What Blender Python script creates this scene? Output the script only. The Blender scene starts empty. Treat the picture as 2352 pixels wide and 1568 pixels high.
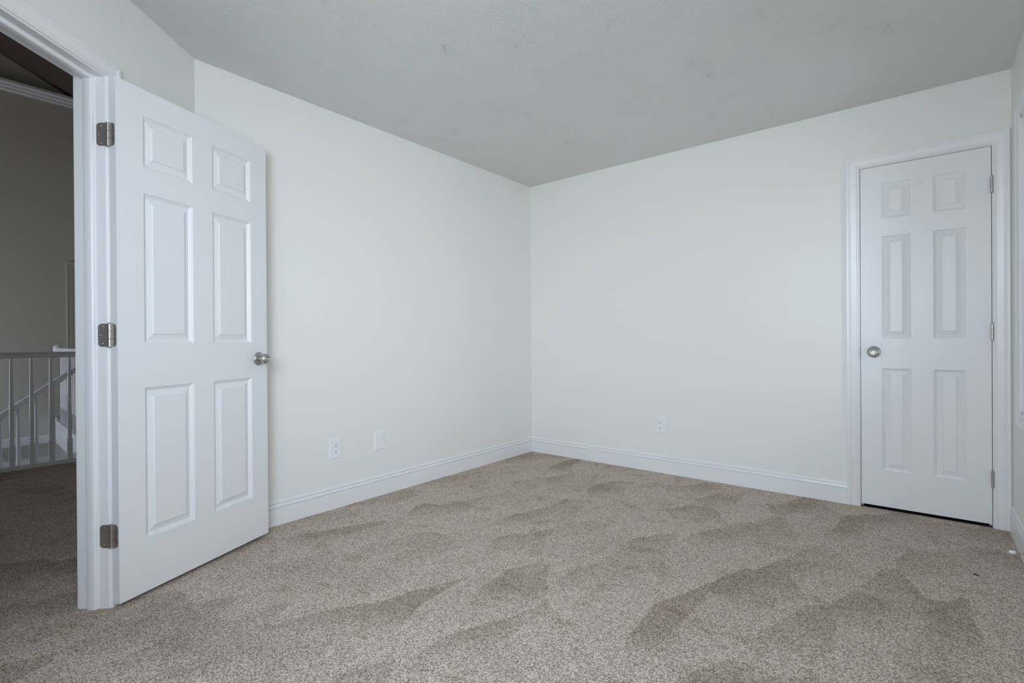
import bpy, bmesh, math, random
from math import sin, cos, pi, radians
from mathutils import Vector, Matrix
random.seed(7)
S = bpy.context.scene
C = S.collection

# ------------------------------------------------------------------ camera, sky, exposure
CAM = Vector((2.8135, -3.7343, 1.0272))
cd = bpy.data.cameras.new('camera')
cd.sensor_width = 36.0
cd.lens = 1158.71 * 36.0 / 2352.0
cd.clip_start = 0.02
cam = bpy.data.objects.new('camera', cd)
C.objects.link(cam)
yaw, pitch, roll = radians(39.1692), radians(-0.1624), radians(-0.3707)
fw = Vector((-sin(yaw) * cos(pitch), cos(yaw) * cos(pitch), sin(pitch)))
rt = Vector((cos(yaw), sin(yaw), 0))
up = rt.cross(fw)
r2 = cos(roll) * rt + sin(roll) * up
u2 = -sin(roll) * rt + cos(roll) * up
M = Matrix((r2, u2, -fw)).transposed().to_4x4()
M.translation = CAM
cam.matrix_world = M
S.camera = cam

S.view_settings.view_transform = 'Standard'
S.view_settings.look = 'None'
S.view_settings.gamma = 1.0
S.view_settings.use_curve_mapping = False
S.view_settings.exposure = -0.90
S.cycles.max_bounces = 14
S.cycles.diffuse_bounces = 10
S.cycles.glossy_bounces = 4
S.cycles.caustics_reflective = False
S.cycles.caustics_refractive = False

SKY = 10.5            # strength of the overcast sky
w = bpy.data.worlds.new('overcast_sky')
S.world = w
w.use_nodes = True
nt = w.node_tree
nt.nodes.clear()
o_ = nt.nodes.new('ShaderNodeOutputWorld')
bg = nt.nodes.new('ShaderNodeBackground')
tc = nt.nodes.new('ShaderNodeTexCoord')
sx = nt.nodes.new('ShaderNodeSeparateXYZ')
rp = nt.nodes.new('ShaderNodeValToRGB')
nt.links.new(tc.outputs['Generated'], sx.inputs[0])
mr = nt.nodes.new('ShaderNodeMapRange')
mr.inputs['From Min'].default_value = -1
nt.links.new(sx.outputs['Z'], mr.inputs['Value'])
nt.links.new(mr.outputs[0], rp.inputs[0])
e = rp.color_ramp.elements
e[0].position = 0.0
e[0].color = (0.675, 0.685, 0.745, 1)
e[1].position = 1.0
e[1].color = (0.715, 0.815, 1.025, 1)
e_ = e.new(0.47); e_.color = (0.80, 0.825, 0.905, 1)
e_ = e.new(0.53); e_.color = (0.88, 0.95, 1.145, 1)
nt.links.new(rp.outputs[0], bg.inputs[0])
bg.inputs[1].default_value = SKY
nt.links.new(bg.outputs[0], o_.inputs[0])


def portal(name, loc, rot, sx_, sy_):
    l = bpy.data.lights.new(name, 'AREA')
    l.shape = 'RECTANGLE'
    l.size, l.size_y = sx_, sy_
    l.cycles.is_portal = True
    o = bpy.data.objects.new(name, l)
    o.location = loc
    o.rotation_euler = rot
    C.objects.link(o)
    return o


# the photographer's flash in a white umbrella just behind the camera
fl_ = bpy.data.lights.new('camera_flash', 'AREA')
fl_.shape = 'DISK'
fl_.size = 1.15
fl_.spread = radians(115)
fl_.energy = 50.0
fl_.color = (0.87, 0.97, 1.09)
flo = bpy.data.objects.new('camera_flash', fl_)
flo.location = (2.60, -4.20, 1.58)
flo.rotation_euler = (Vector((0.35, -0.60, 1.00)) - Vector(flo.location)).to_track_quat('-Z', 'Y').to_euler()
C.objects.link(flo)

# ------------------------------------------------------------------ room numbers (metres)
H = 2.44
W = 3.1782            # right wall
L = 2.7757            # length of left wall
AA = radians(49.8474)  # the entry wall cuts the corner at an angle
P0 = Vector((0, -L, 0))
A = Vector((cos(AA), -sin(AA), 0))
N = Vector((sin(AA), cos(AA), 0))
YR = -4.60
S_END = (-YR - L) / sin(AA)
XE = S_END * cos(AA)
TH = 0.115


def AW(s, off, z):
    p = P0 + A * s + N * off
    return Vector((p.x, p.y, z))


# ------------------------------------------------------------------ helpers
def mesh(name, bm, mat, parent=None, smooth=False, loc=None, rz=None):
    bmesh.ops.remove_doubles(bm, verts=bm.verts, dist=1e-6)
    bmesh.ops.recalc_face_normals(bm, faces=bm.faces)
    me = bpy.data.meshes.new(name)
    bm.to_mesh(me)
    bm.free()
    if smooth:
        for p in me.polygons:
            p.use_smooth = True
        try:
            me.set_sharp_from_angle(angle=radians(smooth if smooth is not True else 40))
        except Exception:
            pass
    if mat:
        me.materials.append(mat)
    o = bpy.data.objects.new(name, me)
    C.objects.link(o)
    if parent:
        o.parent = parent
    if loc:
        o.location = loc
    if rz is not None:
        o.rotation_euler = (0, 0, rz)
    return o


def empty(name, loc, rz=0.0):
    o = bpy.data.objects.new(name, None)
    o.empty_display_size = 0.1
    o.location = loc
    o.rotation_euler = (0, 0, rz)
    C.objects.link(o)
    return o


def tag(o, label, cat, group=None, kind=None):
    o['label'] = label
    o['category'] = cat
    if group:
        o['group'] = group
    if kind:
        o['kind'] = kind
    return o


def st(o, label, cat):
    return tag(o, label, cat, kind='structure')


def box(bm, x0, x1, y0, y1, z0, z1):
    v = [bm.verts.new((x, y, z)) for z in (z0, z1) for y in (y0, y1) for x in (x0, x1)]
    for f in ((0, 1, 3, 2), (4, 6, 7, 5), (0, 4, 5, 1), (2, 3, 7, 6), (0, 2, 6, 4), (1, 5, 7, 3)):
        bm.faces.new([v[i] for i in f])
    return v


def prism(bm, poly, f0, f1):
    """sweep a closed polygon between two placing functions"""
    a = [bm.verts.new(f0(p)) for p in poly]
    b = [bm.verts.new(f1(p)) for p in poly]
    n = len(poly)
    for i in range(n):
        j = (i + 1) % n
        bm.faces.new((a[i], a[j], b[j], b[i]))
    bm.faces.new(a[::-1])
    bm.faces.new(b)


def lathe(bm, prof, seg=40, fn=None):
    """prof = [(radius, height)]; axis along +z before fn"""
    fn = fn or (lambda v: v)
    rings = []
    for r, h in prof:
        if r < 1e-6:
            rings.append([bm.verts.new(fn(Vector((0, 0, h))))])
        else:
            rings.append([bm.verts.new(fn(Vector((r * cos(2 * pi * i / seg), r * sin(2 * pi * i / seg), h)))) for i in range(seg)])
    for a, b in zip(rings, rings[1:]):
        for i in range(seg):
            j = (i + 1) % seg
            if len(a) == 1 and len(b) == 1:
                continue
            if len(a) == 1:
                bm.faces.new((a[0], b[i], b[j]))
            elif len(b) == 1:
                bm.faces.new((a[i], a[j], b[0]))
            else:
                bm.faces.new((a[i], a[j], b[j], b[i]))
    for rg, rev in ((rings[0], True), (rings[-1], False)):
        if len(rg) > 1:
            bm.faces.new(rg[::-1] if rev else rg)


def tube(bm, pts, r, seg=16):
    pts = [Vector(p) for p in pts]
    rings = []
    for i, p in enumerate(pts):
        d = (pts[min(i + 1, len(pts) - 1)] - pts[max(i - 1, 0)]).normalized()
        a = d.orthogonal().normalized()
        b = d.cross(a)
        rr = r[i] if isinstance(r, (list, tuple)) else r
        rings.append([bm.verts.new(p + rr * (cos(2 * pi * k / seg) * a + sin(2 * pi * k / seg) * b)) for k in range(seg)])
    for q, t in zip(rings, rings[1:]):
        for k in range(seg):
            j = (k + 1) % seg
            bm.faces.new((q[k], q[j], t[j], t[k]))
    bm.faces.new(rings[0][::-1])
    bm.faces.new(rings[-1])


# ------------------------------------------------------------------ materials
def newmat(name):
    m = bpy.data.materials.new(name)
    m.use_nodes = True
    n = m.node_tree
    b = n.nodes['Principled BSDF']
    return m, n, b


def nd(n, t, **kw):
    x = n.nodes.new(t)
    for k, v in kw.items():
        if k in x.inputs:
            x.inputs[k].default_value = v
        else:
            setattr(x, k, v)
    return x


def plain(name, col, rough=0.5, metal=0.0, spec=0.5):
    m, n, b = newmat(name)
    b.inputs['Base Color'].default_value = (*col, 1)
    b.inputs['Roughness'].default_value = rough
    b.inputs['Metallic'].default_value = metal
    b.inputs['Specular IOR Level'].default_value = spec
    return m


def smudge(n, b, col, spots):
    """faint hand marks: (x, y, z, radius, strength) in object space"""
    t = nd(n, 'ShaderNodeTexCoord')
    nz = nd(n, 'ShaderNodeTexNoise', Scale=25.0)
    n.links.new(t.outputs['Object'], nz.inputs['Vector'])
    last = None
    for (x, y, z, r, s) in spots:
        d = nd(n, 'ShaderNodeVectorMath', operation='DISTANCE')
        d.inputs[1].default_value = (x, y, z)
        n.links.new(t.outputs['Object'], d.inputs[0])
        a = nd(n, 'ShaderNodeMath', operation='MULTIPLY_ADD')
        n.links.new(nz.outputs['Fac'], a.inputs[0])
        a.inputs[1].default_value = r * 0.8
        n.links.new(d.outputs['Value'], a.inputs[2])
        k = nd(n, 'ShaderNodeMapRange', interpolation_type='SMOOTHSTEP')
        k.inputs['From Min'].default_value = r * 0.7
        k.inputs['From Max'].default_value = r * 1.5
        k.inputs['To Min'].default_value = s
        k.inputs['To Max'].default_value = 0.0
        n.links.new(a.outputs[0], k.inputs['Value'])
        mx = nd(n, 'ShaderNodeMix', data_type='RGBA')
        mx.inputs['B'].default_value = (0.35, 0.35, 0.34, 1)
        n.links.new(k.outputs[0], mx.inputs['Factor'])
        if last:
            n.links.new(last, mx.inputs['A'])
        else:
            mx.inputs['A'].default_value = (*col, 1)
        last = mx.outputs['Result']
    n.links.new(last, b.inputs['Base Color'])


def wall_mat(name, col, rough=0.42, spots=None):
    m, n, b = newmat(name)
    b.inputs['Base Color'].default_value = (*col, 1)
    b.inputs['Roughness'].default_value = rough
    b.inputs['Specular IOR Level'].default_value = 0.35
    t = nd(n, 'ShaderNodeTexCoord')
    z = nd(n, 'ShaderNodeTexNoise', Scale=260.0, Detail=2.0)
    n.links.new(t.outputs['Object'], z.inputs['Vector'])
    bp = nd(n, 'ShaderNodeBump', Strength=0.12, Distance=0.0012)
    n.links.new(z.outputs['Fac'], bp.inputs['Height'])
    n.links.new(bp.outputs[0], b.inputs['Normal'])
    if spots:
        smudge(n, b, col, spots)
    return m


WALLC = (0.795, 0.797, 0.765)
M_wall = wall_mat('wall_paint', WALLC)
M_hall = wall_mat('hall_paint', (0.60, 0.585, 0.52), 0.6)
M_trim = plain('white_trim_paint', (0.79, 0.798, 0.812), 0.32)
M_plastic = plain('white_plastic', (0.82, 0.83, 0.85), 0.28)
M_dark = plain('dark_recess', (0.02, 0.02, 0.02), 0.8)
M_rubber = plain('white_rubber', (0.86, 0.87, 0.92), 0.5)
M_strike = plain('dull_grey_metal', (0.16, 0.16, 0.17), 0.5, 0.6)
M_hingeplate = plain('satin_nickel_leaf', (0.56, 0.53, 0.49), 0.48, 1.0)


def nickel():
    m, n, b = newmat('satin_nickel')
    b.inputs['Metallic'].default_value = 1.0
    b.inputs['Base Color'].default_value = (0.50, 0.49, 0.46, 1)
    b.inputs['Roughness'].default_value = 0.24
    t = nd(n, 'ShaderNodeTexCoord')
    mp = nd(n, 'ShaderNodeMapping')
    mp.inputs['Scale'].default_value = (60, 900, 60)
    z = nd(n, 'ShaderNodeTexNoise', Scale=6.0, Detail=2.0)
    n.links.new(t.outputs['Object'], mp.inputs[0])
    n.links.new(mp.outputs[0], z.inputs['Vector'])
    k = nd(n, 'ShaderNodeMapRange')
    k.inputs['To Min'].default_value = 0.28
    k.inputs['To Max'].default_value = 0.42
    n.links.new(z.outputs['Fac'], k.inputs['Value'])
    n.links.new(k.outputs[0], b.inputs['Roughness'])
    return m


M_nickel = nickel()


def door_mat(name, spots=None):
    """moulded door skin: pressed wood grain under semi-gloss white"""
    m, n, b = newmat(name)
    col = (0.785, 0.795, 0.812)
    b.inputs['Base Color'].default_value = (*col, 1)
    b.inputs['Roughness'].default_value = 0.36
    b.inputs['Specular IOR Level'].default_value = 0.45
    t = nd(n, 'ShaderNodeTexCoord')
    mp = nd(n, 'ShaderNodeMapping')
    mp.inputs['Scale'].default_value = (170, 20, 9)
    z = nd(n, 'ShaderNodeTexNoise', Scale=1.0, Detail=4.0, Distortion=0.6)
    n.links.new(t.outputs['Object'], mp.inputs[0])
    n.links.new(mp.outputs[0], z.inputs['Vector'])
    # rails carry the grain sideways
    mp2 = nd(n, 'ShaderNodeMapping')
    mp2.inputs['Scale'].default_value = (9, 20, 170)
    z2 = nd(n, 'ShaderNodeTexNoise', Scale=1.0, Detail=4.0, Distortion=0.6)
    n.links.new(t.outputs['Object'], mp2.inputs[0])
    n.links.new(mp2.outputs[0], z2.inputs['Vector'])
    sp = nd(n, 'ShaderNodeSeparateXYZ')
    n.links.new(t.outputs['Object'], sp.inputs[0])
    mask = None
    for lo, hi in ((-0.1, 0.235), (0.8445, 1.0225), (1.632, 1.736), (1.944, 2.2)):
        g = nd(n, 'ShaderNodeMath', operation='GREATER_THAN'); g.inputs[1].default_value = lo
        l = nd(n, 'ShaderNodeMath', operation='LESS_THAN'); l.inputs[1].default_value = hi
        n.links.new(sp.outputs['Z'], g.inputs[0]); n.links.new(sp.outputs['Z'], l.inputs[0])
        x = nd(n, 'ShaderNodeMath', operation='MULTIPLY')
        n.links.new(g.outputs[0], x.inputs[0]); n.links.new(l.outputs[0], x.inputs[1])
        if mask is None:
            mask = x
        else:
            a = nd(n, 'ShaderNodeMath', operation='ADD')
            n.links.new(mask.outputs[0], a.inputs[0]); n.links.new(x.outputs[0], a.inputs[1])
            mask = a
    mx = nd(n, 'ShaderNodeMix', data_type='FLOAT')
    n.links.new(mask.outputs[0], mx.inputs['Factor'])
    n.links.new(z.outputs['Fac'], mx.inputs['A']); n.links.new(z2.outputs['Fac'], mx.inputs['B'])
    bp = nd(n, 'ShaderNodeBump', Strength=0.2, Distance=0.0012)
    n.links.new(mx.outputs[0], bp.inputs['Height'])
    n.links.new(bp.outputs[0], b.inputs['Normal'])
    if spots:
        smudge(n, b, col, spots)
    return m


M_door = door_mat('white_door_skin')
M_door_closet = door_mat('white_closet_door_skin', [(0.288, 0.0, 1.921, 0.02, 0.10)])


def ceiling_mat():
    """crow's-foot brushed texture"""
    m, n, b = newmat('brushed_ceiling')
    b.inputs['Base Color'].default_value = (0.67, 0.68, 0.66, 1)
    b.inputs['Roughness'].default_value = 0.55
    b.inputs['Specular IOR Level'].default_value = 0.3
    t = nd(n, 'ShaderNodeTexCoord')
    # each stomp of the brush: a Voronoi cell with strokes fanning out from its middle
    vo = nd(n, 'ShaderNodeTexVoronoi', Scale=5.5)
    vo.feature = 'F1'
    nz = nd(n, 'ShaderNodeTexNoise', Scale=5.0, Detail=2.0)
    n.links.new(t.outputs['Object'], nz.inputs['Vector'])
    ad = nd(n, 'ShaderNodeVectorMath', operation='MULTIPLY_ADD')
    n.links.new(nz.outputs['Color'], ad.inputs[0])
    ad.inputs[1].default_value = (0.10, 0.10, 0)
    n.links.new(t.outputs['Object'], ad.inputs[2])
    n.links.new(ad.outputs[0], vo.inputs['Vector'])
    su = nd(n, 'ShaderNodeVectorMath', operation='SUBTRACT')
    n.links.new(ad.outputs[0], su.inputs[0])
    n.links.new(vo.outputs['Position'], su.inputs[1])
    sp = nd(n, 'ShaderNodeSeparateXYZ')
    n.links.new(su.outputs[0], sp.inputs[0])
    at = nd(n, 'ShaderNodeMath', operation='ARCTAN2')
    n.links.new(sp.outputs['Y'], at.inputs[0]); n.links.new(sp.outputs['X'], at.inputs[1])
    cb = nd(n, 'ShaderNodeCombineXYZ')
    an = nd(n, 'ShaderNodeMath', operation='MULTIPLY'); an.inputs[1].default_value = 5.0
    n.links.new(at.outputs[0], an.inputs[0])
    ln = nd(n, 'ShaderNodeVectorMath', operation='LENGTH')
    n.links.new(su.outputs[0], ln.inputs[0])
    lm = nd(n, 'ShaderNodeMath', operation='MULTIPLY'); lm.inputs[1].default_value = 26.0
    n.links.new(ln.outputs['Value'], lm.inputs[0])
    n.links.new(an.outputs[0], cb.inputs[0]); n.links.new(lm.outputs[0], cb.inputs[1])
    n.links.new(vo.outputs['Distance'], cb.inputs[2])
    st_ = nd(n, 'ShaderNodeTexNoise', Scale=2.6, Detail=3.0, Roughness=0.6)
    n.links.new(cb.outputs[0], st_.inputs['Vector'])
    f = nd(n, 'ShaderNodeTexNoise', Scale=120.0, Detail=3.0)
    n.links.new(t.outputs['Object'], f.inputs['Vector'])
    sm = nd(n, 'ShaderNodeMath', operation='MULTIPLY_ADD')
    n.links.new(f.outputs['Fac'], sm.inputs[0]); sm.inputs[1].default_value = 0.45
    am = nd(n, 'ShaderNodeMapRange')
    am.inputs['From Min'].default_value = 0.06
    am.inputs['From Max'].default_value = 0.16
    n.links.new(ln.outputs['Value'], am.inputs['Value'])
    sc_ = nd(n, 'ShaderNodeMath', operation='SUBTRACT'); sc_.inputs[1].default_value = 0.5
    n.links.new(st_.outputs['Fac'], sc_.inputs[0])
    ap = nd(n, 'ShaderNodeMath', operation='MULTIPLY')
    n.links.new(sc_.outputs[0], ap.inputs[0]); n.links.new(am.outputs[0], ap.inputs[1])
    n.links.new(ap.outputs[0], sm.inputs[2])
    bp = nd(n, 'ShaderNodeBump', Strength=0.75, Distance=0.005)
    n.links.new(sm.outputs[0], bp.inputs['Height'])
    n.links.new(bp.outputs[0], b.inputs['Normal'])
    return m


M_ceil = ceiling_mat()


def carpet_mat():
    m, n, b = newmat('beige_carpet')
    b.inputs['Roughness'].default_value = 0.95
    b.inputs['Specular IOR Level'].default_value = 0.05
    t = nd(n, 'ShaderNodeTexCoord')
    # tufts
    n1 = nd(n, 'ShaderNodeTexNoise', Scale=235.0, Detail=2.0, Roughness=0.6)
    v1 = nd(n, 'ShaderNodeTexVoronoi', Scale=250.0)
    n.links.new(t.outputs['Object'], n1.inputs['Vector'])
    n.links.new(t.outputs['Object'], v1.inputs['Vector'])
    # strokes of the vacuum cleaner: lanes of pile leaning one way, each fading towards its start
    wz = nd(n, 'ShaderNodeTexNoise', Scale=3.0, Detail=3.0)
    n.links.new(t.outputs['Object'], wz.inputs['Vector'])
    wv = nd(n, 'ShaderNodeVectorMath', operation='MULTIPLY_ADD')
    n.links.new(wz.outputs['Color'], wv.inputs[0])
    wv.inputs[1].default_value = (0.07, 0.12, 0)
    n.links.new(t.outputs['Object'], wv.inputs[2])
    mp = nd(n, 'ShaderNodeMapping')
    mp.inputs['Rotation'].default_value = (0, 0, radians(-5))
    mp.inputs['Scale'].default_value = (4.7, 2.0, 0)
    n.links.new(wv.outputs[0], mp.inputs[0])
    vc = nd(n, 'ShaderNodeTexVoronoi', Scale=1.0, Randomness=0.85)
    vc.voronoi_dimensions = '2D'
    vc.distance = 'MANHATTAN'
    n.links.new(mp.outputs[0], vc.inputs['Vector'])
    df = nd(n, 'ShaderNodeVectorMath', operation='SUBTRACT')
    n.links.new(mp.outputs[0], df.inputs[0]); n.links.new(vc.outputs['Position'], df.inputs[1])
    ds = nd(n, 'ShaderNodeSeparateXYZ')
    n.links.new(df.outputs[0], ds.inputs[0])
    tilt = nd(n, 'ShaderNodeMath', operation='MULTIPLY_ADD')
    tilt.inputs[1].default_value = -0.35
    n.links.new(ds.outputs['X'], tilt.inputs[0]); n.links.new(ds.outputs['Y'], tilt.inputs[2])
    gr = nd(n, 'ShaderNodeMapRange', interpolation_type='SMOOTHSTEP')
    gr.inputs['From Min'].default_value = -0.42
    gr.inputs['From Max'].default_value = 0.32
    n.links.new(tilt.outputs[0], gr.inputs['Value'])
    cs = nd(n, 'ShaderNodeSeparateColor')
    n.links.new(vc.outputs['Color'], cs.inputs[0])
    rn = nd(n, 'ShaderNodeMapRange')
    rn.inputs['From Min'].default_value = 0.05
    rn.inputs['From Max'].default_value = 0.75
    n.links.new(cs.outputs[0], rn.inputs['Value'])
    dk = nd(n, 'ShaderNodeMath', operation='MULTIPLY')
    n.links.new(gr.outputs[0], dk.inputs[0]); n.links.new(rn.outputs[0], dk.inputs[1])
    n2 = nd(n, 'ShaderNodeTexNoise', Scale=2.6, Detail=4.0, Roughness=0.6)
    n.links.new(t.outputs['Object'], n2.inputs['Vector'])
    nb = nd(n, 'ShaderNodeMapRange')
    nb.inputs['From Min'].default_value = 0.36
    nb.inputs['From Max'].default_value = 0.60
    nb.inputs['To Min'].default_value = 0.35
    nb.inputs['To Max'].default_value = 1.0
    n.links.new(n2.outputs['Fac'], nb.inputs['Value'])
    dk2 = nd(n, 'ShaderNodeMath', operation='MULTIPLY')
    n.links.new(dk.outputs[0], dk2.inputs[0]); n.links.new(nb.outputs[0], dk2.inputs[1])
    # finer foot marks
    n3 = nd(n, 'ShaderNodeTexNoise', Scale=6.5, Detail=4.0, Roughness=0.6)
    n.links.new(t.outputs['Object'], n3.inputs['Vector'])
    r3 = nd(n, 'ShaderNodeValToRGB')
    el = r3.color_ramp.elements
    el[0].position = 0.32; el[0].color = (0, 0, 0, 1)
    el[1].position = 0.44; el[1].color = (1, 1, 1, 1)
    n.links.new(n3.outputs['Fac'], r3.inputs[0])
    # speckle colour
    r1 = nd(n, 'ShaderNodeValToRGB')
    el = r1.color_ramp.elements
    el[0].position = 0.32; el[0].color = (0.190, 0.151, 0.120, 1)
    el[1].position = 0.68; el[1].color = (0.82, 0.71, 0.62, 1)
    x = el.new(0.50); x.color = (0.478, 0.398, 0.333, 1)
    vs = nd(n, 'ShaderNodeSeparateColor')
    n.links.new(v1.outputs['Color'], vs.inputs[0])
    gm = nd(n, 'ShaderNodeMath', operation='MULTIPLY_ADD')       # every tuft its own shade, twisted yarn inside it
    gm.inputs[1].default_value = 0.29
    n.links.new(vs.outputs[0], gm.inputs[0])
    gn = nd(n, 'ShaderNodeMath', operation='MULTIPLY_ADD')
    gn.inputs[1].default_value = 0.50
    gn.inputs[2].default_value = 0.115
    n.links.new(n1.outputs['Fac'], gn.inputs[0])
    n.links.new(gn.outputs[0], gm.inputs[2])
    n.links.new(gm.outputs[0], r1.inputs[0])
    d1 = nd(n, 'ShaderNodeMix', data_type='RGBA', blend_type='MULTIPLY')
    d1.inputs['B'].default_value = (0.71, 0.685, 0.665, 1)
    n.links.new(dk2.outputs[0], d1.inputs['Factor'])
    n.links.new(r1.outputs[0], d1.inputs['A'])
    d2 = nd(n, 'ShaderNodeMix', data_type='RGBA', blend_type='MULTIPLY')
    d2.inputs['B'].default_value = (0.84, 0.81, 0.795, 1)
    inv2 = nd(n, 'ShaderNodeMath', operation='SUBTRACT'); inv2.inputs[0].default_value = 1.0
    n.links.new(r3.outputs[0], inv2.inputs[1])
    n.links.new(inv2.outputs[0], d2.inputs['Factor'])
    n.links.new(d1.outputs['Result'], d2.inputs['A'])
    n.links.new(d2.outputs['Result'], b.inputs['Base Color'])
    sm = nd(n, 'ShaderNodeMath', operation='SUBTRACT')
    n.links.new(n1.outputs['Fac'], sm.inputs[0])
    n.links.new(v1.outputs['Distance'], sm.inputs[1])
    bp = nd(n, 'ShaderNodeBump', Strength=0.4, Distance=0.004)
    n.links.new(sm.outputs[0], bp.inputs['Height'])
    n.links.new(bp.outputs[0], b.inputs['Normal'])
    return m


M_carpet = carpet_mat()


def tile_mat():
    m, n, b = newmat('foyer_tile')
    t = nd(n, 'ShaderNodeTexCoord')
    br = nd(n, 'ShaderNodeTexBrick', Scale=2.4)
    br.offset = 0.0
    br.inputs['Color1'].default_value = (0.34, 0.335, 0.29, 1)
    br.inputs['Color2'].default_value = (0.30, 0.295, 0.26, 1)
    br.inputs['Mortar'].default_value = (0.16, 0.16, 0.15, 1)
    br.inputs['Mortar Size'].default_value = 0.012
    br.inputs['Brick Width'].default_value = 1.0
    br.inputs['Row Height'].default_value = 1.0
    n.links.new(t.outputs['Object'], br.inputs['Vector'])
    n.links.new(br.outputs['Color'], b.inputs['Base Color'])
    b.inputs['Roughness'].default_value = 0.35
    return m


M_tile = tile_mat()


def glass_mat():
    m = bpy.data.materials.new('window_glass')
    m.use_nodes = True
    n = m.node_tree
    n.nodes.clear()
    o = n.nodes.new('ShaderNodeOutputMaterial')
    a = n.nodes.new('ShaderNodeBsdfTransparent')
    a.inputs[0].default_value = (0.93, 0.96, 0.95, 1)
    g = n.nodes.new('ShaderNodeBsdfGlossy')
    g.inputs['Roughness'].default_value = 0.02
    f = n.nodes.new('ShaderNodeFresnel')
    x = n.nodes.new('ShaderNodeMixShader')
    n.links.new(f.outputs[0], x.inputs[0])
    n.links.new(a.outputs[0], x.inputs[1])
    n.links.new(g.outputs[0], x.inputs[2])
    n.links.new(x.outputs[0], o.inputs[0])
    return m


M_glass = glass_mat()

# ------------------------------------------------------------------ profiles
# baseboard: (distance from wall, height)
BASE = [(0, 0), (0.014, 0), (0.014, 0.0945), (0.0134, 0.0955), (0.0050, 0.0960), (0.0050, 0.0998), (0.0124, 0.1002),
        (0.0108, 0.1080), (0.0085, 0.1170), (0.0086, 0.1182), (0.0020, 0.1186), (0.0020, 0.1218), (0.0078, 0.1222),
        (0.0062, 0.1290), (0.0036, 0.1336), (0, 0.1336)]
# casing: (distance outward from the inner edge, thickness)
CASE = [(0, 0), (0, 0.0065), (0.0012, 0.0085), (0.0040, 0.0102), (0.0090, 0.0102), (0.0100, 0.0080), (0.0115, 0.0080),
        (0.0130, 0.0102), (0.0300, 0.0118), (0.0400, 0.0135), (0.0412, 0.0122), (0.0424, 0.0122), (0.0440, 0.0142), (0.0470, 0.0150),
        (0.0484, 0.0138), (0.0496, 0.0138), (0.0515, 0.0165), (0.0620, 0.0172), (0.0642, 0.0160), (0.0650, 0.0130), (0.0650, 0)]


def casing(bm, x0, x1, ztop, prof, place, zbot=0.0, closed=False):
    """mitred architrave round an opening; place((x, depth, z)) -> point"""
    sta = []
    if closed:
        cor = [(x0, zbot, -1, -1), (x0, ztop, -1, 1), (x1, ztop, 1, 1), (x1, zbot, 1, -1)]
    else:
        cor = [(x0, zbot, -1, 0), (x0, ztop, -1, 1), (x1, ztop, 1, 1), (x1, zbot, 1, 0)]
    for (x, z, dx, dz) in cor:
        sta.append([bm.verts.new(place((x + dx * w_, d, z + dz * w_))) for w_, d in prof])
    k = len(prof)
    rng = range(4) if closed else range(3)
    for i in rng:
        a, b = sta[i], sta[(i + 1) % 4]
        for j in range(k):
            q = (j + 1) % k
            bm.faces.new((a[j], a[q], b[q], b[j]))
    if not closed:
        bm.faces.new(sta[0])
        bm.faces.new(sta[3][::-1])


# ------------------------------------------------------------------ room shell
bm = bmesh.new()
fl = [(W + TH, 0.008), (-TH, 0.008), (-TH, -1.2), (-2.95, -1.2), (-2.95, -6.5), (XE - 0.02, -6.5), (XE - 0.02, YR - TH), (W + TH, YR - TH)]
top = [bm.verts.new((x, y, 0)) for x, y in fl]
bot = [bm.verts.new((x, y, -0.03)) for x, y in fl]
bm.faces.new(top)
bm.faces.new(bot[::-1])
for i in range(len(fl)):
    j = (i + 1) % len(fl)
    bm.faces.new((top[i], top[j], bot[j], bot[i]))
floor = mesh('floor', bm, M_carpet)
st(floor, 'beige cut-pile carpet with vacuum marks covering room and hall', 'carpet')

bm = bmesh.new()
poly = [(W + 0.01, 0.01), (-0.01, 0.01), (-0.01, -L), (XE, YR - 0.01), (W + 0.01, YR - 0.01)]
a = [bm.verts.new((x, y, H)) for x, y in poly]
b = [bm.verts.new((x, y, H + 0.1)) for x, y in poly]
bm.faces.new(a); bm.faces.new(b[::-1])
for i in range(5):
    j = (i + 1) % 5
    bm.faces.new((a[i], a[j], b[j], b[i]))
ceil = mesh('ceiling', bm, M_ceil)
st(ceil, 'off-white ceiling with brushed crow foot texture', 'ceiling')

# left wall (plane x = 0)
bm = bmesh.new()
box(bm, -TH, 0, -L - 0.02, TH, 0, H + 0.05)
st(mesh('wall_left', bm, M_wall), 'long blank cream wall behind the open panelled door', 'wall')

# back wall with the closet opening (plane y = 0)
X1, X2, X3, X4 = 2.4464, 2.5192, 3.1000, 3.1709
ZST, ZSB, ZCT = 2.0518, 0.0190, 2.1313
JO0, JO1, JOT = X2 - 0.003, X3 + 0.003, ZST + 0.003       # jamb faces
bm = bmesh.new()
box(bm, -TH, JO0 - 0.018, 0, TH, 0, H + 0.05)
box(bm, JO1 + 0.018, W + TH, 0, TH, 0, H + 0.05)
box(bm, JO0 - 0.018, JO1 + 0.018, 0, TH, JOT + 0.018, H + 0.05)
st(mesh('wall_back', bm, M_wall), 'cream wall holding the closed closet door', 'wall')

# closet behind it
bm = bmesh.new()
box(bm, JO0 - 0.12, JO0 - 0.06, TH, 0.75, -0.03, H)
box(bm, JO1 + 0.06, JO1 + 0.12, TH, 0.75, -0.03, H)
box(bm, JO0 - 0.12, JO1 + 0.12, 0.75, 0.80, -0.03, H)
box(bm, JO0 - 0.12, JO1 + 0.12, TH, 0.80, H, H + 0.05)
box(bm, JO0 - 0.12, JO1 + 0.12, 0.0085, 0.80, -0.06, -0.004)
st(mesh('wall_closet', bm, M_dark), 'closet interior coloured near-black for shade, behind the closed door', 'wall')  # near-black colour stands in for the shade inside the closet

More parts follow.
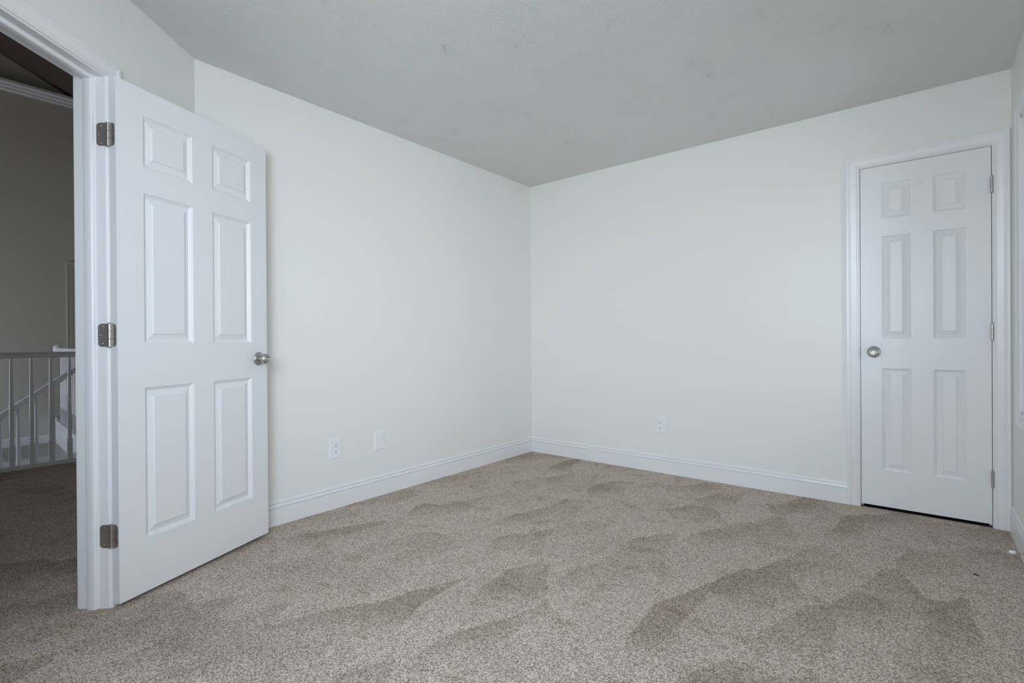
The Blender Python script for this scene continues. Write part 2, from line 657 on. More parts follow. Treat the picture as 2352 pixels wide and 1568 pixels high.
# right wall with a window (plane x = W)
RW_Y0, RW_Y1, RW_Z0, RW_Z1 = -0.74, -0.345, 0.66, 2.075
RX_Y0, RX_Y1 = -3.90, -3.15  # opening for an added, unseen window that brightens the left wall and door
bm = bmesh.new()
box(bm, W, W + TH, RW_Y1, TH, 0, H + 0.05)
box(bm, W, W + TH, YR - TH, RX_Y0, 0, H + 0.05)
box(bm, W, W + TH, RX_Y1, RW_Y0, 0, H + 0.05)
box(bm, W, W + TH, RX_Y0, RX_Y1, 0, RW_Z0)
box(bm, W, W + TH, RX_Y0, RX_Y1, RW_Z1, H + 0.05)
box(bm, W, W + TH, RW_Y0, RW_Y1, 0, RW_Z0)
box(bm, W, W + TH, RW_Y0, RW_Y1, RW_Z1, H + 0.05)
st(mesh('wall_right', bm, M_wall), 'narrow strip of cream wall at the right edge with a window', 'wall')

# wall behind the camera, with the big window that lights the room (plane y = YR)
FW_X0, FW_X1, FW_Z0, FW_Z1 = 1.66, 2.96, 0.45, 2.06
bm = bmesh.new()
box(bm, XE - 0.08, FW_X0, YR - TH, YR, 0, H + 0.05)
box(bm, FW_X1, W + TH, YR - TH, YR, 0, H + 0.05)
box(bm, FW_X0, FW_X1, YR - TH, YR, 0, FW_Z0)
box(bm, FW_X0, FW_X1, YR - TH, YR, FW_Z1, H + 0.05)
st(mesh('wall_front', bm, M_wall), 'cream wall behind the photographer with the main window', 'wall')

# entry wall, cutting the corner
OP0, OP1, OPT = 0.573, 1.345, 2.052
ew = empty('wall_entry', P0, -AA)
st(ew, 'short angled cream wall with the entry doorway', 'wall')
M_entry = wall_mat('entry_wall_paint', WALLC, spots=[(0.481, 0.0, 2.332, 0.018, 0.10)])
bm = bmesh.new()
box(bm, -0.02, OP0 - 0.018, -TH, 0, 0, H + 0.05)
box(bm, OP1 + 0.018, S_END + 0.1, -TH, 0, 0, H + 0.05)
box(bm, OP0 - 0.018, OP1 + 0.018, -TH, 0, OPT + 0.018, H + 0.05)
mesh('wall_surface', bm, M_entry, ew)


# ------------------------------------------------------------------ baseboards
def baseboard(name, p, q, nrm, label, m0=0.0, m1=0.0):
    """run from p to q along a wall; m0 and m1 mitre the ends (+1 inside corner)"""
    p, q, nrm = Vector(p), Vector(q), Vector(nrm)
    d = (q - p).normalized()
    bm = bmesh.new()
    prism(bm, BASE, lambda t: p + nrm * t[0] + d * (t[0] * m0) + Vector((0, 0, t[1])),
          lambda t: q + nrm * t[0] - d * (t[0] * m1) + Vector((0, 0, t[1])))
    return st(mesh(name, bm, M_trim), label, 'baseboard')


baseboard('baseboard_left', (0, -L, 0), (0, 0, 0), (1, 0, 0), 'white moulded baseboard along the left wall', 0.0, 1.0)
baseboard('baseboard_back', (0, 0, 0), (X1, 0, 0), (0, -1, 0), 'white moulded baseboard running to the closet door', 1.0, 0.0)
baseboard('baseboard_right', (W, -0.0005, 0), (W, YR, 0), (-1, 0, 0), 'white moulded baseboard at the right edge under the window')
pe = AW(0.0, 0, 0); qe = AW(OP0 - 0.072, 0, 0)
baseboard('baseboard_entry', pe, qe, N, 'white baseboard behind the open door on the angled wall')


# ------------------------------------------------------------------ doors
def panel_door_mesh(wd, z0, z1, cols, rows, th=0.035):
    bm = bmesh.new()
    RING = [(0.0, 0.0), (0.0028, 0.0048), (0.0052, 0.0052), (0.0078, 0.0088), (0.0102, 0.0092), (0.0130, 0.0128), (0.0150, 0.0130),
            (0.0393, 0.0062), (0.0404, 0.0022)]
    xs = sorted([0, wd] + [c for cc in cols for c in cc])
    zs = sorted([z0, z1] + [r for rr in rows for r in rr])
    for i in range(len(xs) - 1):
        for j in range(len(zs) - 1):
            x0, x1, y0, y1 = xs[i], xs[i + 1], zs[j], zs[j + 1]
            if (x0, x1) in cols and (y0, y1) in rows:
                prev = None
                for ins, dp in RING:
                    r = [bm.verts.new(p) for p in ((x0 + ins, dp, y0 + ins), (x1 - ins, dp, y0 + ins), (x1 - ins, dp, y1 - ins), (x0 + ins, dp, y1 - ins))]
                    if prev:
                        for k in range(4):
                            q = (k + 1) % 4
                            bm.faces.new((prev[k], prev[q], r[q], r[k]))
                    prev = r
                bm.faces.new(prev)
            else:
                bm.faces.new([bm.verts.new(p) for p in ((x0, 0, y0), (x1, 0, y0), (x1, 0, y1), (x0, 0, y1))])
    # edges and back
    for seg, fn in ((xs, lambda a, b: [(a, 0, z0), (b, 0, z0), (b, th, z0), (a, th, z0)]), (xs, lambda a, b: [(a, 0, z1), (b, 0, z1), (b, th, z1), (a, th, z1)]),
                    (zs, lambda a, b: [(0, 0, a), (0, 0, b), (0, th, b), (0, th, a)]), (zs, lambda a, b: [(wd, 0, a), (wd, 0, b), (wd, th, b), (wd, th, a)])):
        for a_, b_ in zip(seg, seg[1:]):
            bm.faces.new([bm.verts.new(p) for p in fn(a_, b_)])
    for i in range(len(xs) - 1):
        for j in range(len(zs) - 1):
            bm.faces.new([bm.verts.new(p) for p in ((xs[i], th, zs[j]), (xs[i + 1], th, zs[j]), (xs[i + 1], th, zs[j + 1]), (xs[i], th, zs[j + 1]))])
    return bm


ROWS = [(0.235, 0.8445), (1.0225, 1.632), (1.736, 1.944)]
KNOB = [(0.0, 0.0545), (0.0062, 0.0545), (0.0068, 0.0556), (0.0088, 0.0566), (0.0104, 0.0556), (0.0112, 0.0572), (0.0150, 0.0578), (0.0160, 0.0566),
        (0.0172, 0.0572), (0.0205, 0.0556), (0.0245, 0.0512), (0.0266, 0.0455), (0.0268, 0.0415), (0.0250, 0.0360), (0.0200, 0.0315), (0.0145, 0.0280),
        (0.0122, 0.0240), (0.0118, 0.0180), (0.0130, 0.0130)]
ROSE = [(0.0130, 0.0135), (0.0175, 0.0128), (0.0200, 0.0112), (0.0262, 0.0098), (0.0318, 0.0066), (0.0338, 0.0036), (0.0345, 0.0), (0.0, 0.0)]


def knob(parent, x, z):
    fn = lambda v: Vector((v.x, -v.z, v.y))
    k = bpy.data.objects.new('door_knob', None)
    C.objects.link(k)
    bm = bmesh.new()
    lathe(bm, KNOB, 56, fn)
    bpy.data.objects.remove(k)
    k = mesh('door_knob', bm, M_nickel, parent, smooth=35, loc=(x, 0, z))
    k['label'] = 'round satin nickel knob'
    bm = bmesh.new()
    lathe(bm, ROSE, 56, fn)
    mesh('rosette', bm, M_nickel, k, smooth=35)
    return k


def knuckle(bm, x, y, z, h=0.089, r=0.0062):
    """five-part hinge barrel with a round pin head at each end"""
    n_ = 3
    for i in range(n_):
        a_ = z - h / 2 + i * h / n_ + 0.0004
        b_ = z - h / 2 + (i + 1) * h / n_ - 0.0004
        lathe(bm, [(r * 0.9, a_), (r, a_ + 0.0006), (r, b_ - 0.0006), (r * 0.9, b_)], 20, lambda v: Vector((x + v.x, y + v.y, v.z)))
    for s_, zz in ((1, z + h / 2), (-1, z - h / 2)):
        lathe(bm, [(0.0052, zz), (0.0056, zz + s_ * 0.0012), (0.004, zz + s_ * 0.003), (0.0, zz + s_ * 0.0036)], 20, lambda v: Vector((x + v.x, y + v.y, v.z)))


def leaf(bm, wd, h, t, fn, rc=0.014):
    """hinge leaf with two rounded corners on the far side: local (u from pin, v height, w thickness)"""
    pts = [(0, -h / 2)]
    for k in range(7):
        an = -pi / 2 + k / 6 * pi / 2
        pts.append((wd - rc + rc * cos(an), -h / 2 + rc + rc * sin(an)))
    for k in range(7):
        an = k / 6 * pi / 2
        pts.append((wd - rc + rc * cos(an), h / 2 - rc + rc * sin(an)))
    pts.append((0, h / 2))
    prism(bm, pts, lambda p: fn(p[0], p[1], 0), lambda p: fn(p[0], p[1], t))


def screws(bm, spots, t, fn, r=0.0042):
    for (u_, v_) in spots:
        lathe(bm, [(r, t), (r, t + 0.0004), (r * 0.72, t + 0.0010), (r * 0.3, t + 0.0009), (r * 0.2, t + 0.0002), (0, t + 0.0002)], 16,
              lambda p: fn(u_ + p.x, v_ + p.y, p.z))


# --- entry door, swung wide open
DX, DY, DB, DW = 0.4092, -3.1880, radians(68.0305), 0.7574
DZT, DZB = 2.0520, 0.0184
d1 = empty('door_1', (DX, DY, 0), pi - DB)
st(d1, 'white six-panel door standing wide open at left', 'door')
k_ = DW / 0.7423
cols = [(0.104 * k_, 0.3205 * k_), (0.4215 * k_, 0.6405 * k_)]
mesh('door_slab', panel_door_mesh(DW, DZB, DZT, cols, ROWS), M_door, d1)
knob(d1, 0.700, 0.939)
# hinges: the leaf screwed to the door edge belongs to the door, so does the barrel
inv = d1.matrix_basis.inverted()
for zc in (1.8300, 1.0560, 0.2790):
    pin_w = AW(0.5735, 0.0125, 0)
    pin_l = inv @ pin_w
    bm = bmesh.new()
    knuckle(bm, pin_l.x, pin_l.y, zc)
    hg = mesh('hinge', bm, M_nickel, d1, smooth=35)
    hg['label'] = 'satin nickel butt hinge'
    bm = bmesh.new()
    f1 = lambda u_, v_, w_: Vector((-0.0002 - w_, 0.0335 - u_, zc + v_))
    leaf(bm, 0.0290, 0.089, 0.0016, f1)
    mesh('door_leaf', bm, M_hingeplate, hg)
    bm = bmesh.new()
    screws(bm, [(0.0175, 0.033), (0.0235, 0.0), (0.0175, -0.033)], 0.0016, f1)
    mesh('screw', bm, M_nickel, hg, smooth=30)
    bm = bmesh.new()
    f2 = lambda u_, v_, w_: inv @ (AW(OP0 + 0.0001 + w_, 0.0075 - u_, zc + v_))
    leaf(bm, 0.0375, 0.089, 0.0016, f2)
    mesh('jamb_leaf', bm, M_hingeplate, hg)
    bm = bmesh.new()
    screws(bm, [(0.0215, 0.033), (0.0305, 0.0), (0.0215, -0.033)], 0.0016, f2)
    mesh('screw', bm, M_nickel, hg, smooth=30)

# --- frame of the entry doorway
t1 = empty('trim_1', P0, -AA)
st(t1, 'white moulded door frame around the open entry doorway', 'door frame')
bm = bmesh.new()
casing(bm, OP0 - 0.006, OP1 + 0.006, OPT + 0.006, [(a_ * 0.93, b_) for a_, b_ in CASE], lambda p: (p[0], p[1], p[2]))
mesh('casing', bm, M_trim, t1, smooth=28)
bm = bmesh.new()
casing(bm, OP0 - 0.005, OP1 + 0.005, OPT + 0.005, CASE, lambda p: (p[0], -TH - p[1], p[2]))
mesh('hall_casing', bm, M_trim, t1, smooth=28)
bm = bmesh.new()
box(bm, OP0 - 0.018, OP0, -TH, 0, 0, OPT + 0.018)
box(bm, OP1, OP1 + 0.018, -TH, 0, 0, OPT + 0.018)
box(bm, OP0, OP1, -TH, 0, OPT, OPT + 0.018)
mesh('jamb', bm, M_trim, t1)
# stop: rounded edge on the room side
STP = [(0, -0.074), (0.010, -0.074), (0.0115, -0.071), (0.0115, -0.048), (0.0108, -0.044), (0.0085, -0.041), (0.0045, -0.0388), (0, -0.0385)]
bm = bmesh.new()
casing(bm, OP0, OP1, OPT, [(-a_, b_) for a_, b_ in STP], lambda p: (p[0], p[1], p[2]))
mesh('stop_strip', bm, M_trim, t1, smooth=28)

# --- closet door, shut
d2 = empty('door_2', (X2, 0, 0))
st(d2, 'narrow white six-panel closet door, closed, at right', 'door')
wd = X3 - X2
k_ = wd / 0.5985
cols = [(0.108 * k_, 0.248 * k_), (0.3515 * k_, 0.492 * k_)]
mesh('door_slab', panel_door_mesh(wd, ZSB, ZST, cols, ROWS), M_door_closet, d2)
knob(d2, 2.584 - X2, 0.942)
for zc in (1.8480, 1.0550, 0.2620):
    bm = bmesh.new()
    knuckle(bm, wd + 0.0020, -0.0068, zc)
    hg = mesh('hinge', bm, M_nickel, d2, smooth=35)
    hg['label'] = 'satin nickel hinge barrel'
bm = bmesh.new()
box(bm, -0.0021, -0.0003, 0.001, 0.030, 0.918, 0.968)
box(bm, -0.0028, -0.0021, 0.0012, 0.010, 0.936, 0.949)
mesh('latch', bm, M_strike, d2)

t2 = empty('trim_2', (0, 0, 0))
st(t2, 'white moulded frame around the closed closet door', 'door frame')
bm = bmesh.new()
casing(bm, JO0 - 0.0046, JO1 + 0.0046, JOT + 0.0046, [(a_ * (JO0 - 0.0046 - X1) / 0.065, b_) for a_, b_ in CASE], lambda p: (p[0], -p[1], p[2]))
mesh('casing', bm, M_trim, t2, smooth=28)
bm = bmesh.new()
box(bm, JO0 - 0.018, JO0, 0, TH, 0, JOT + 0.018)
box(bm, JO1, JO1 + 0.018, 0, TH, 0, JOT + 0.018)
box(bm, JO0, JO1, 0, TH, JOT, JOT + 0.018)
mesh('jamb', bm, M_trim, t2)
bm = bmesh.new()
casing(bm, JO0, JO1, JOT, [(0, 0.038), (-0.011, 0.038), (-0.011, 0.072), (0, 0.072)], lambda p: (p[0], p[1], p[2]))
mesh('stop_strip', bm, M_trim, t2)
bm = bmesh.new()
box(bm, JO0 - 0.0008, JO0 + 0.0006, -0.0006, 0.03, 0.914, 0.974)
sp_ = mesh('strike_plate', bm, M_strike, t2)
sp_['label'] = 'small grey metal strike plate'


# ------------------------------------------------------------------ windows
def window(name, label, place, x0, x1, z0, z1):
    """local: x along wall, y out of the wall into the room (negative), z up"""
    r = empty(name, *place)
    st(r, label, 'window')
    bm = bmesh.new()
    casing(bm, x0, x1, z1, CASE, lambda p: (p[0], -p[1], p[2]), zbot=z0, closed=True)
    mesh('window_casing', bm, M_trim, r, smooth=28)
    bm = bmesh.new()
    box(bm, x0 - 0.001, x0 + 0.012, 0, TH, z0, z1)
    box(bm, x1 - 0.012, x1 + 0.001, 0, TH, z0, z1)
    box(bm, x0, x1, 0, TH, z1 - 0.012, z1 + 0.001)
    box(bm, x0, x1, 0, TH, z0 - 0.001, z0 + 0.012)
    mesh('window_jamb', bm, M_trim, r)
    zm = (z0 + z1) / 2
    for zz0, zz1, yy in ((zm - 0.02, z1 - 0.012, 0.075), (z0 + 0.012, zm + 0.02, 0.045)):
        bm = bmesh.new()
        a0, a1 = x0 + 0.012, x1 - 0.012
        box(bm, a0, a0 + 0.04, yy, yy + 0.03, zz0, zz1)
        box(bm, a1 - 0.04, a1, yy, yy + 0.03, zz0, zz1)
        box(bm, a0 + 0.04, a1 - 0.04, yy, yy + 0.03, zz0, zz0 + 0.04)
        box(bm, a0 + 0.04, a1 - 0.04, yy, yy + 0.03, zz1 - 0.04, zz1)
        s_ = mesh('sash', bm, M_trim, r)
        bm = bmesh.new()
        box(bm, a0 + 0.04, a1 - 0.04, yy + 0.013, yy + 0.017, zz0 + 0.04, zz1 - 0.04)
        mesh('pane', bm, M_glass, s_)
    return r


window('window_1', 'white framed window just inside the right edge', ((W, 0, 0), -pi / 2), -RW_Y1, -RW_Y0, RW_Z0, RW_Z1)
window('window_2', 'white framed main window behind the photographer', ((0, YR, 0), pi), -FW_X1, -FW_X0, FW_Z0, FW_Z1)
window('added_window', 'added unseen white framed window beside the photographer, brightening the left wall', ((W, 0, 0), -pi / 2), -RX_Y1, -RX_Y0, RW_Z0, RW_Z1)  # added out of view for extra daylight on the left wall and door
portal('added_window_portal', (W + TH + 0.01, (RX_Y0 + RX_Y1) / 2, (RW_Z0 + RW_Z1) / 2), (0, pi / 2, 0), RW_Z1 - RW_Z0, RX_Y1 - RX_Y0)  # portal of the added window
portal('window_light_right', (W + TH + 0.01, (RW_Y0 + RW_Y1) / 2, (RW_Z0 + RW_Z1) / 2), (0, pi / 2, 0), RW_Z1 - RW_Z0, RW_Y1 - RW_Y0)
portal('window_light_main', ((FW_X0 + FW_X1) / 2, YR - TH - 0.01, (FW_Z0 + FW_Z1) / 2), (pi / 2, 0, 0), FW_X1 - FW_X0, FW_Z1 - FW_Z0)


# ------------------------------------------------------------------ wall plates
def plate_mesh(wd, h, t=0.0055):
    bm = bmesh.new()
    prof = [(0, 0), (0, 0.0022), (0.0035, t), (0.006, t)]
    prev = None
    for ins, d in prof:
        r = [bm.verts.new(p) for p in ((-wd / 2 + ins, -d, -h / 2 + ins), (wd / 2 - ins, -d, -h / 2 + ins), (wd / 2 - ins, -d, h / 2 - ins), (-wd / 2 + ins, -d, h / 2 - ins))]
        if prev:
            for k in range(4):
                q = (k + 1) % 4
                bm.faces.new((prev[k], prev[q], r[q], r[k]))
        else:
            bm.faces.new(r)
        prev = r
    bm.faces.new(prev)
    return bm


def plate_screw(parent, z):
    bm = bmesh.new()
    fn = lambda v: Vector((v.x, -v.z, v.y + z))
    lathe(bm, [(0.0034, 0.0050), (0.0034, 0.0060), (0.0026, 0.0066), (0, 0.0067)], 16, fn)
    box(bm, -0.0028, 0.0028, -0.0069, -0.0064, z - 0.0004, z + 0.0004)
    return mesh('screw', bm, M_plastic, parent)


def outlet(name, loc, rz, label, wd, h):
    r = empty(name, loc, rz)
    tag(r, label, 'outlet', 'duplex power outlets')
    mesh('cover_plate', plate_mesh(wd, h), M_plastic, r)
    plate_screw(r, 0)
    for s_ in (1, -1):
        zc = s_ * 0.0195
        bm = bmesh.new()
        pts = []
        for k in range(40):
            an = 2 * pi * k / 40
            pts.append((0.0172 * cos(an), max(-0.0138, min(0.0138, 0.0172 * sin(an)))))
        prism(bm, pts, lambda p: Vector((p[0], -0.0050, zc + p[1])), lambda p: Vector((p[0] * 0.97, -0.0076, zc + p[1] * 0.97)))
        f = mesh('receptacle', bm, M_plastic, r)
        for x, hh in ((-0.0064, 0.0082), (0.0064, 0.0068)):
            bm = bmesh.new()
            box(bm, x - 0.0011, x + 0.0011, -0.0078, -0.0068, zc + 0.0034 - hh / 2, zc + 0.0034 + hh / 2)
            mesh('slot', bm, M_dark, f)
        bm = bmesh.new()
        lathe(bm, [(0.0025, 0.0068), (0.0025, 0.0079), (0, 0.0079)], 18, lambda v: Vector((v.x, -v.z, v.y + zc - 0.0078)))
        mesh('ground_hole', bm, M_dark, f)
    return r


outlet('wall_outlet', (0, -2.0145, 0.366), pi / 2, 'white double power outlet low on the left wall near the open door', 0.080, 0.123)
outlet('wall_outlet', (1.243, 0, 0.364), 0, 'white double power outlet low on the wall holding the closet door', 0.076, 0.122)
r = empty('blank_plate', (0, -1.691, 0.3645), pi / 2)
tag(r, 'plain white blank wall plate right of the outlet on the left wall', 'wall plate')
mesh('cover_plate', plate_mesh(0.077, 0.122), M_plastic, r)
plate_screw(r, 0.041)
plate_screw(r, -0.041)

# ------------------------------------------------------------------ door stop and a scrap on the carpet
ds = empty('door_stop', (W - 0.014, -0.556, 0.060), radians(0))
tag(ds, 'thin metal door stop with white rubber tip sticking out of the right baseboard', 'door stop')
ax = Vector((-1.0, -0.16, 0.0)).normalized()
bm = bmesh.new()
tube(bm, [ax * t for t in (0.004, 0.036)], 0.0034, 16)
mesh('rod', bm, M_nickel, ds, smooth=40)
bm = bmesh.new()
tube(bm, [ax * t for t in (-0.0005, 0.003, 0.006)], [0.0105, 0.0105, 0.006], 20)
mesh('base', bm, M_nickel, ds, smooth=40)
bm = bmesh.new()
tube(bm, [ax * t for t in (0.034, 0.0355, 0.0515, 0.0535)], [0.0068, 0.0078, 0.0078, 0.0066], 20)
mesh('rubber_tip', bm, M_rubber, ds, smooth=40)

bm = bmesh.new()
tube(bm, [(-0.0105, 0.0035, 0.0028), (-0.004, 0.0008, 0.0034), (0.003, -0.0006, 0.0030), (0.0105, -0.0038, 0.0026)], [0.0022, 0.0026, 0.0020, 0.0014], 10)
db = mesh('debris', bm, plain('black_scrap', (0.012, 0.011, 0.009), 0.7), smooth=40, loc=(2.990, -0.790, 0.0))
tag(db, 'tiny black twig-like scrap lying on the carpet near the closet', 'debris')

# ------------------------------------------------------------------ hall beyond the doorway
LZ = -0.29          # the tiled foyer lies two steps lower
XF = -6.18          # its far wall
bm = bmesh.new()
box(bm, XF - 0.1, -2.951, -6.5, -2.36, LZ - 0.05, LZ)
o = mesh('floor_foyer', bm, M_tile)
st(o, 'grey tiled foyer floor beyond the hall railing', 'floor')
bm = bmesh.new()
ly = lambda x: -2.409 - 0.055 * (x + 5.5)        # line of the landing's edge
prism(bm, [(XF - 0.1, ly(XF) + 0.019), (-2.951, ly(-2.951) + 0.019), (-2.951, -1.1), (XF - 0.1, -1.1)],
      lambda p: Vector((p[0], p[1], -0.03)), lambda p: Vector((p[0], p[1], 0.0)))
st(mesh('floor_landing', bm, M_carpet), 'carpeted landing behind the far railing', 'floor')
bm = bmesh.new()
prism(bm, [(XF, ly(XF)), (-2.951, ly(-2.951)), (-2.951, ly(-2.951) + 0.018), (XF, ly(XF) + 0.018)],
      lambda p: Vector((p[0], p[1], LZ)), lambda p: Vector((p[0], p[1], 0.035)))
st(mesh('trim_3', bm, M_trim), 'white fascia board under the far railing', 'trim')
bm = bmesh.new()
box(bm, -2.965, -2.951, -6.5, -2.575, LZ, 0.0)
for x0_, x1_, z_ in ((-3.18, -3.095, 0.004), (-3.23, -3.18, -0.006), (-3.31, -3.23, 0.000), (-3.40, -3.31, -0.007)):
    box(bm, x0_, x1_, -6.5, -2.56, LZ, z_)
st(mesh('trim_4', bm, M_trim), 'white stepped edge of the foyer stairs', 'trim')

cz = lambda y: 4.677 - 0.45 * (y + 2.86)
bm = bmesh.new()
q = [bm.verts.new(p) for p in ((XF - 0.2, -1.0, cz(-1.0)), (XF - 0.2, -6.6, cz(-6.6)), (3.0, -6.6, cz(-6.6)), (3.0, -1.0, cz(-1.0)))]
q2 = [bm.verts.new(v.co + Vector((0, 0, 0.1))) for v in q]
bm.faces.new(q); bm.faces.new(q2[::-1])
for i in range(4):
    bm.faces.new((q[i], q[(i + 1) % 4], q2[(i + 1) % 4], q2[i]))
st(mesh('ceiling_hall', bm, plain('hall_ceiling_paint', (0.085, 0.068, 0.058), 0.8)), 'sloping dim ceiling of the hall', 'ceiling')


def wallpoly(bm, pts, ztops, z0, nrm, t=0.1):
    nrm = Vector(nrm)
    a_ = [bm.verts.new((p[0], p[1], z0)) for p in pts] + [bm.verts.new((p[0], p[1], z)) for p, z in zip(pts[::-1], ztops[::-1])]
    b_ = [bm.verts.new(v.co + nrm * t) for v in a_]
    bm.faces.new(a_); bm.faces.new(b_[::-1])
    for i in range(len(a_)):
        j = (i + 1) % len(a_)
        bm.faces.new((a_[i], a_[j], b_[j], b_[i]))


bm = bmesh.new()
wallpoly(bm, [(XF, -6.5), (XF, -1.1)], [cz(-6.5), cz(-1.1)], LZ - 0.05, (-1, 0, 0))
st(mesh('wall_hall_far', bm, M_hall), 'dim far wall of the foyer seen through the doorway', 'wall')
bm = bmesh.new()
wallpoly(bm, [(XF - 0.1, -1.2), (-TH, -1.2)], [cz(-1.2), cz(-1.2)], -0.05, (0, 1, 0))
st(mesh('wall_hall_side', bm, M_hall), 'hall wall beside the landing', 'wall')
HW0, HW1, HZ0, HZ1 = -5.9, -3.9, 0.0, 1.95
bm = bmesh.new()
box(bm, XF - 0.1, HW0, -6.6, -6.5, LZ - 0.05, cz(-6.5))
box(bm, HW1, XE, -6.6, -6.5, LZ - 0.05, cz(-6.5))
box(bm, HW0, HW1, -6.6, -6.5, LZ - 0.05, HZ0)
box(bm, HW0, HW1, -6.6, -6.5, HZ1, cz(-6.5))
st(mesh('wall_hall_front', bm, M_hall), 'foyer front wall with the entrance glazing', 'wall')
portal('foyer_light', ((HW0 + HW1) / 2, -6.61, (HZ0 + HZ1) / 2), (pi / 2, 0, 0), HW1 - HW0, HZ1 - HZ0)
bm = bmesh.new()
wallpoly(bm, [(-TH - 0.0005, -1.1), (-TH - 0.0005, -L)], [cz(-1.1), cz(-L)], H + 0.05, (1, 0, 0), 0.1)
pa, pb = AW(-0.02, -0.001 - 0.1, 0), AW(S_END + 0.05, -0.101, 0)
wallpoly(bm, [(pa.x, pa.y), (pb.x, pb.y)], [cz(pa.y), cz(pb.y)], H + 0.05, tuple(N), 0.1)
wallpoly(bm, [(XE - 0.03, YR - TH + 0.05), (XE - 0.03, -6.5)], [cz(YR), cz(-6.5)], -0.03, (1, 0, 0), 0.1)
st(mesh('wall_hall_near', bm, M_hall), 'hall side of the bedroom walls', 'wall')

# picture-ledge moulding, baseboard and a door frame on the far wall
bm = bmesh.new()
prism(bm, [(0, 4.225), (0.03, 4.235), (0.035, 4.262), (0.055, 4.272), (0.062, 4.30), (0.09, 4.312), (0.09, 4.345), (0, 4.345)],
      lambda p: Vector((XF + p[0], -6.5, p[1])), lambda p: Vector((XF + p[0], -1.2, p[1])))
st(mesh('trim_5', bm, M_trim), 'white ledge moulding high on the far hall wall', 'trim')
bm = bmesh.new()
prism(bm, [(0, 0), (0.014, 0), (0.014, 0.085), (0.010, 0.088), (0.008, 0.1), (0, 0.106)],
      lambda p: Vector((XF + p[0], -6.5, LZ + p[1])), lambda p: Vector((XF + p[0], -2.375, LZ + p[1])))
st(mesh('baseboard_foyer', bm, M_trim), 'white baseboard along the far foyer wall', 'baseboard')
bm = bmesh.new()
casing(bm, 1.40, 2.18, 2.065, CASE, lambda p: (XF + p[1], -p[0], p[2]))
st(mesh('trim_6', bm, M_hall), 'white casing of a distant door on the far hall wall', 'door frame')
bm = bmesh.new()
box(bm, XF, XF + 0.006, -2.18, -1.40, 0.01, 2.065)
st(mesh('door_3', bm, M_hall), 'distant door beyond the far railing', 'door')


# ------------------------------------------------------------------ railings
def baluster(parent, x, y, zb, zt, name='baluster', base=0.175, seg=14, hw=0.0165):
    bm = bmesh.new()
    f_ = hw / 0.0165
    if base > 0:
        box(bm, x - hw, x + hw, y - hw, y + hw, zb, zb + base)
        q_ = zb + base
        prof = [(hw * 1.02, q_), (0.0135, q_ + 0.012), (0.0125, q_ + 0.016), (0.0150, q_ + 0.024), (0.0160, q_ + 0.036), (0.0150, q_ + 0.048),
                (0.0128, q_ + 0.053), (0.0158, q_ + 0.057), (0.0158, q_ + 0.062), (0.0130, q_ + 0.066), (0.0150, q_ + 0.085), (0.0150, q_ + 0.24), (0.0095, zt)]
    else:
        prof = [(0.0150, zb), (0.0150, zb + 0.35), (0.0095, zt)]
    lathe(bm, [(r_ * f_, h_) for r_, h_ in prof], seg, lambda v: Vector((x + v.x, y + v.y, v.z)))
    return mesh(name, bm, M_trim, parent, smooth=40)


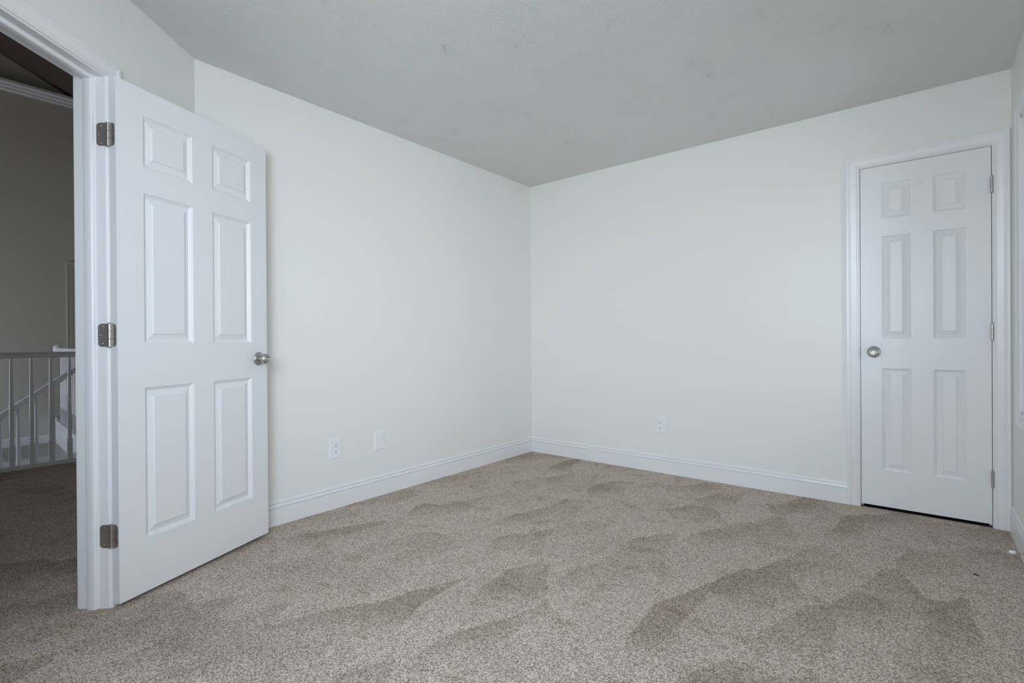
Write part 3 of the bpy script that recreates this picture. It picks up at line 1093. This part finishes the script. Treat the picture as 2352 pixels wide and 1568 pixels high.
RAILP = [(-0.024, 0.0), (0.024, 0.0), (0.024, 0.007), (0.017, 0.010), (0.015, 0.020), (0.019, 0.028), (0.031, 0.031), (0.033, 0.036), (0.030, 0.044),
         (0.018, 0.047), (-0.018, 0.047), (-0.030, 0.044), (-0.033, 0.036), (-0.031, 0.031), (-0.019, 0.028), (-0.015, 0.020), (-0.017, 0.010), (-0.024, 0.007)]
XG = -2.910
g1 = empty('stair_railing', (XG, -3.0, 0))
tag(g1, 'near white guard railing with level handrail seen through the doorway', 'railing', 'hall railings')
gi = Vector((-XG, 3.0, 0))
bm = bmesh.new()
prism(bm, RAILP, lambda p: Vector((p[0], -1.6, 0.905 + p[1])), lambda p: Vector((p[0], 0.60, 0.905 + p[1])))
mesh('handrail', bm, M_trim, g1, smooth=40)
bm = bmesh.new()
box(bm, -0.040, 0.040, -1.6, 0.62, 0.0, 0.030)
mesh('bottom_rail', bm, M_trim, g1)
for i in range(-10, 5):
    baluster(g1, 0.0, -0.131 + 0.1195 * i, 0.030, 0.908)

g2 = empty('stair_railing', (-3.06, -3.0, LZ))
tag(g2, 'white sloping stair handrail just behind the near guard railing', 'railing', 'hall railings')
sl = 0.767
hz = lambda y: 0.612 + sl * (y + 3.0) - LZ       # underside height above the foyer floor
bm = bmesh.new()
prism(bm, RAILP, lambda p: Vector((p[0], -0.75, hz(-3.75) - 0.075 + p[1] * 1.2)), lambda p: Vector((p[0], 0.30, hz(-2.70) - 0.075 + p[1] * 1.2)))
mesh('handrail', bm, M_trim, g2, smooth=40)
for i in range(-5, 3):
    y = -0.075 + 0.110 * i
    baluster(g2, 0.0, y, 0.0, hz(y - 3.0) - 0.070, base=0)

g3 = empty('stair_railing', (-5.5, -2.409, 0.035), math.atan(-0.055))
tag(g3, 'farthest white guard railing with a rounded end, above the fascia board', 'railing', 'hall railings')
bm = bmesh.new()
prism(bm, RAILP, lambda p: Vector((-0.24, p[0], 0.885 + p[1])), lambda p: Vector((2.45, p[0], 0.885 + p[1])))
mesh('handrail', bm, M_trim, g3, smooth=40)
bm = bmesh.new()
lathe(bm, [(0.0, 0.880), (0.050, 0.880), (0.056, 0.892), (0.056, 0.928), (0.053, 0.945), (0.044, 0.960), (0.030, 0.969), (0.012, 0.973), (0, 0.9735)], 28, lambda v: Vector((-0.26 + v.x, v.y, v.z)))
mesh('rail_end', bm, M_trim, g3, smooth=40)
bm = bmesh.new()
box(bm, -0.30, 2.53, -0.035, 0.035, 0.0, 0.012)
mesh('bottom_rail', bm, M_trim, g3)
for i in range(0, 20):
    baluster(g3, -0.045 + 0.118 * i, 0, 0.012, 0.888, seg=10, hw=0.0125)
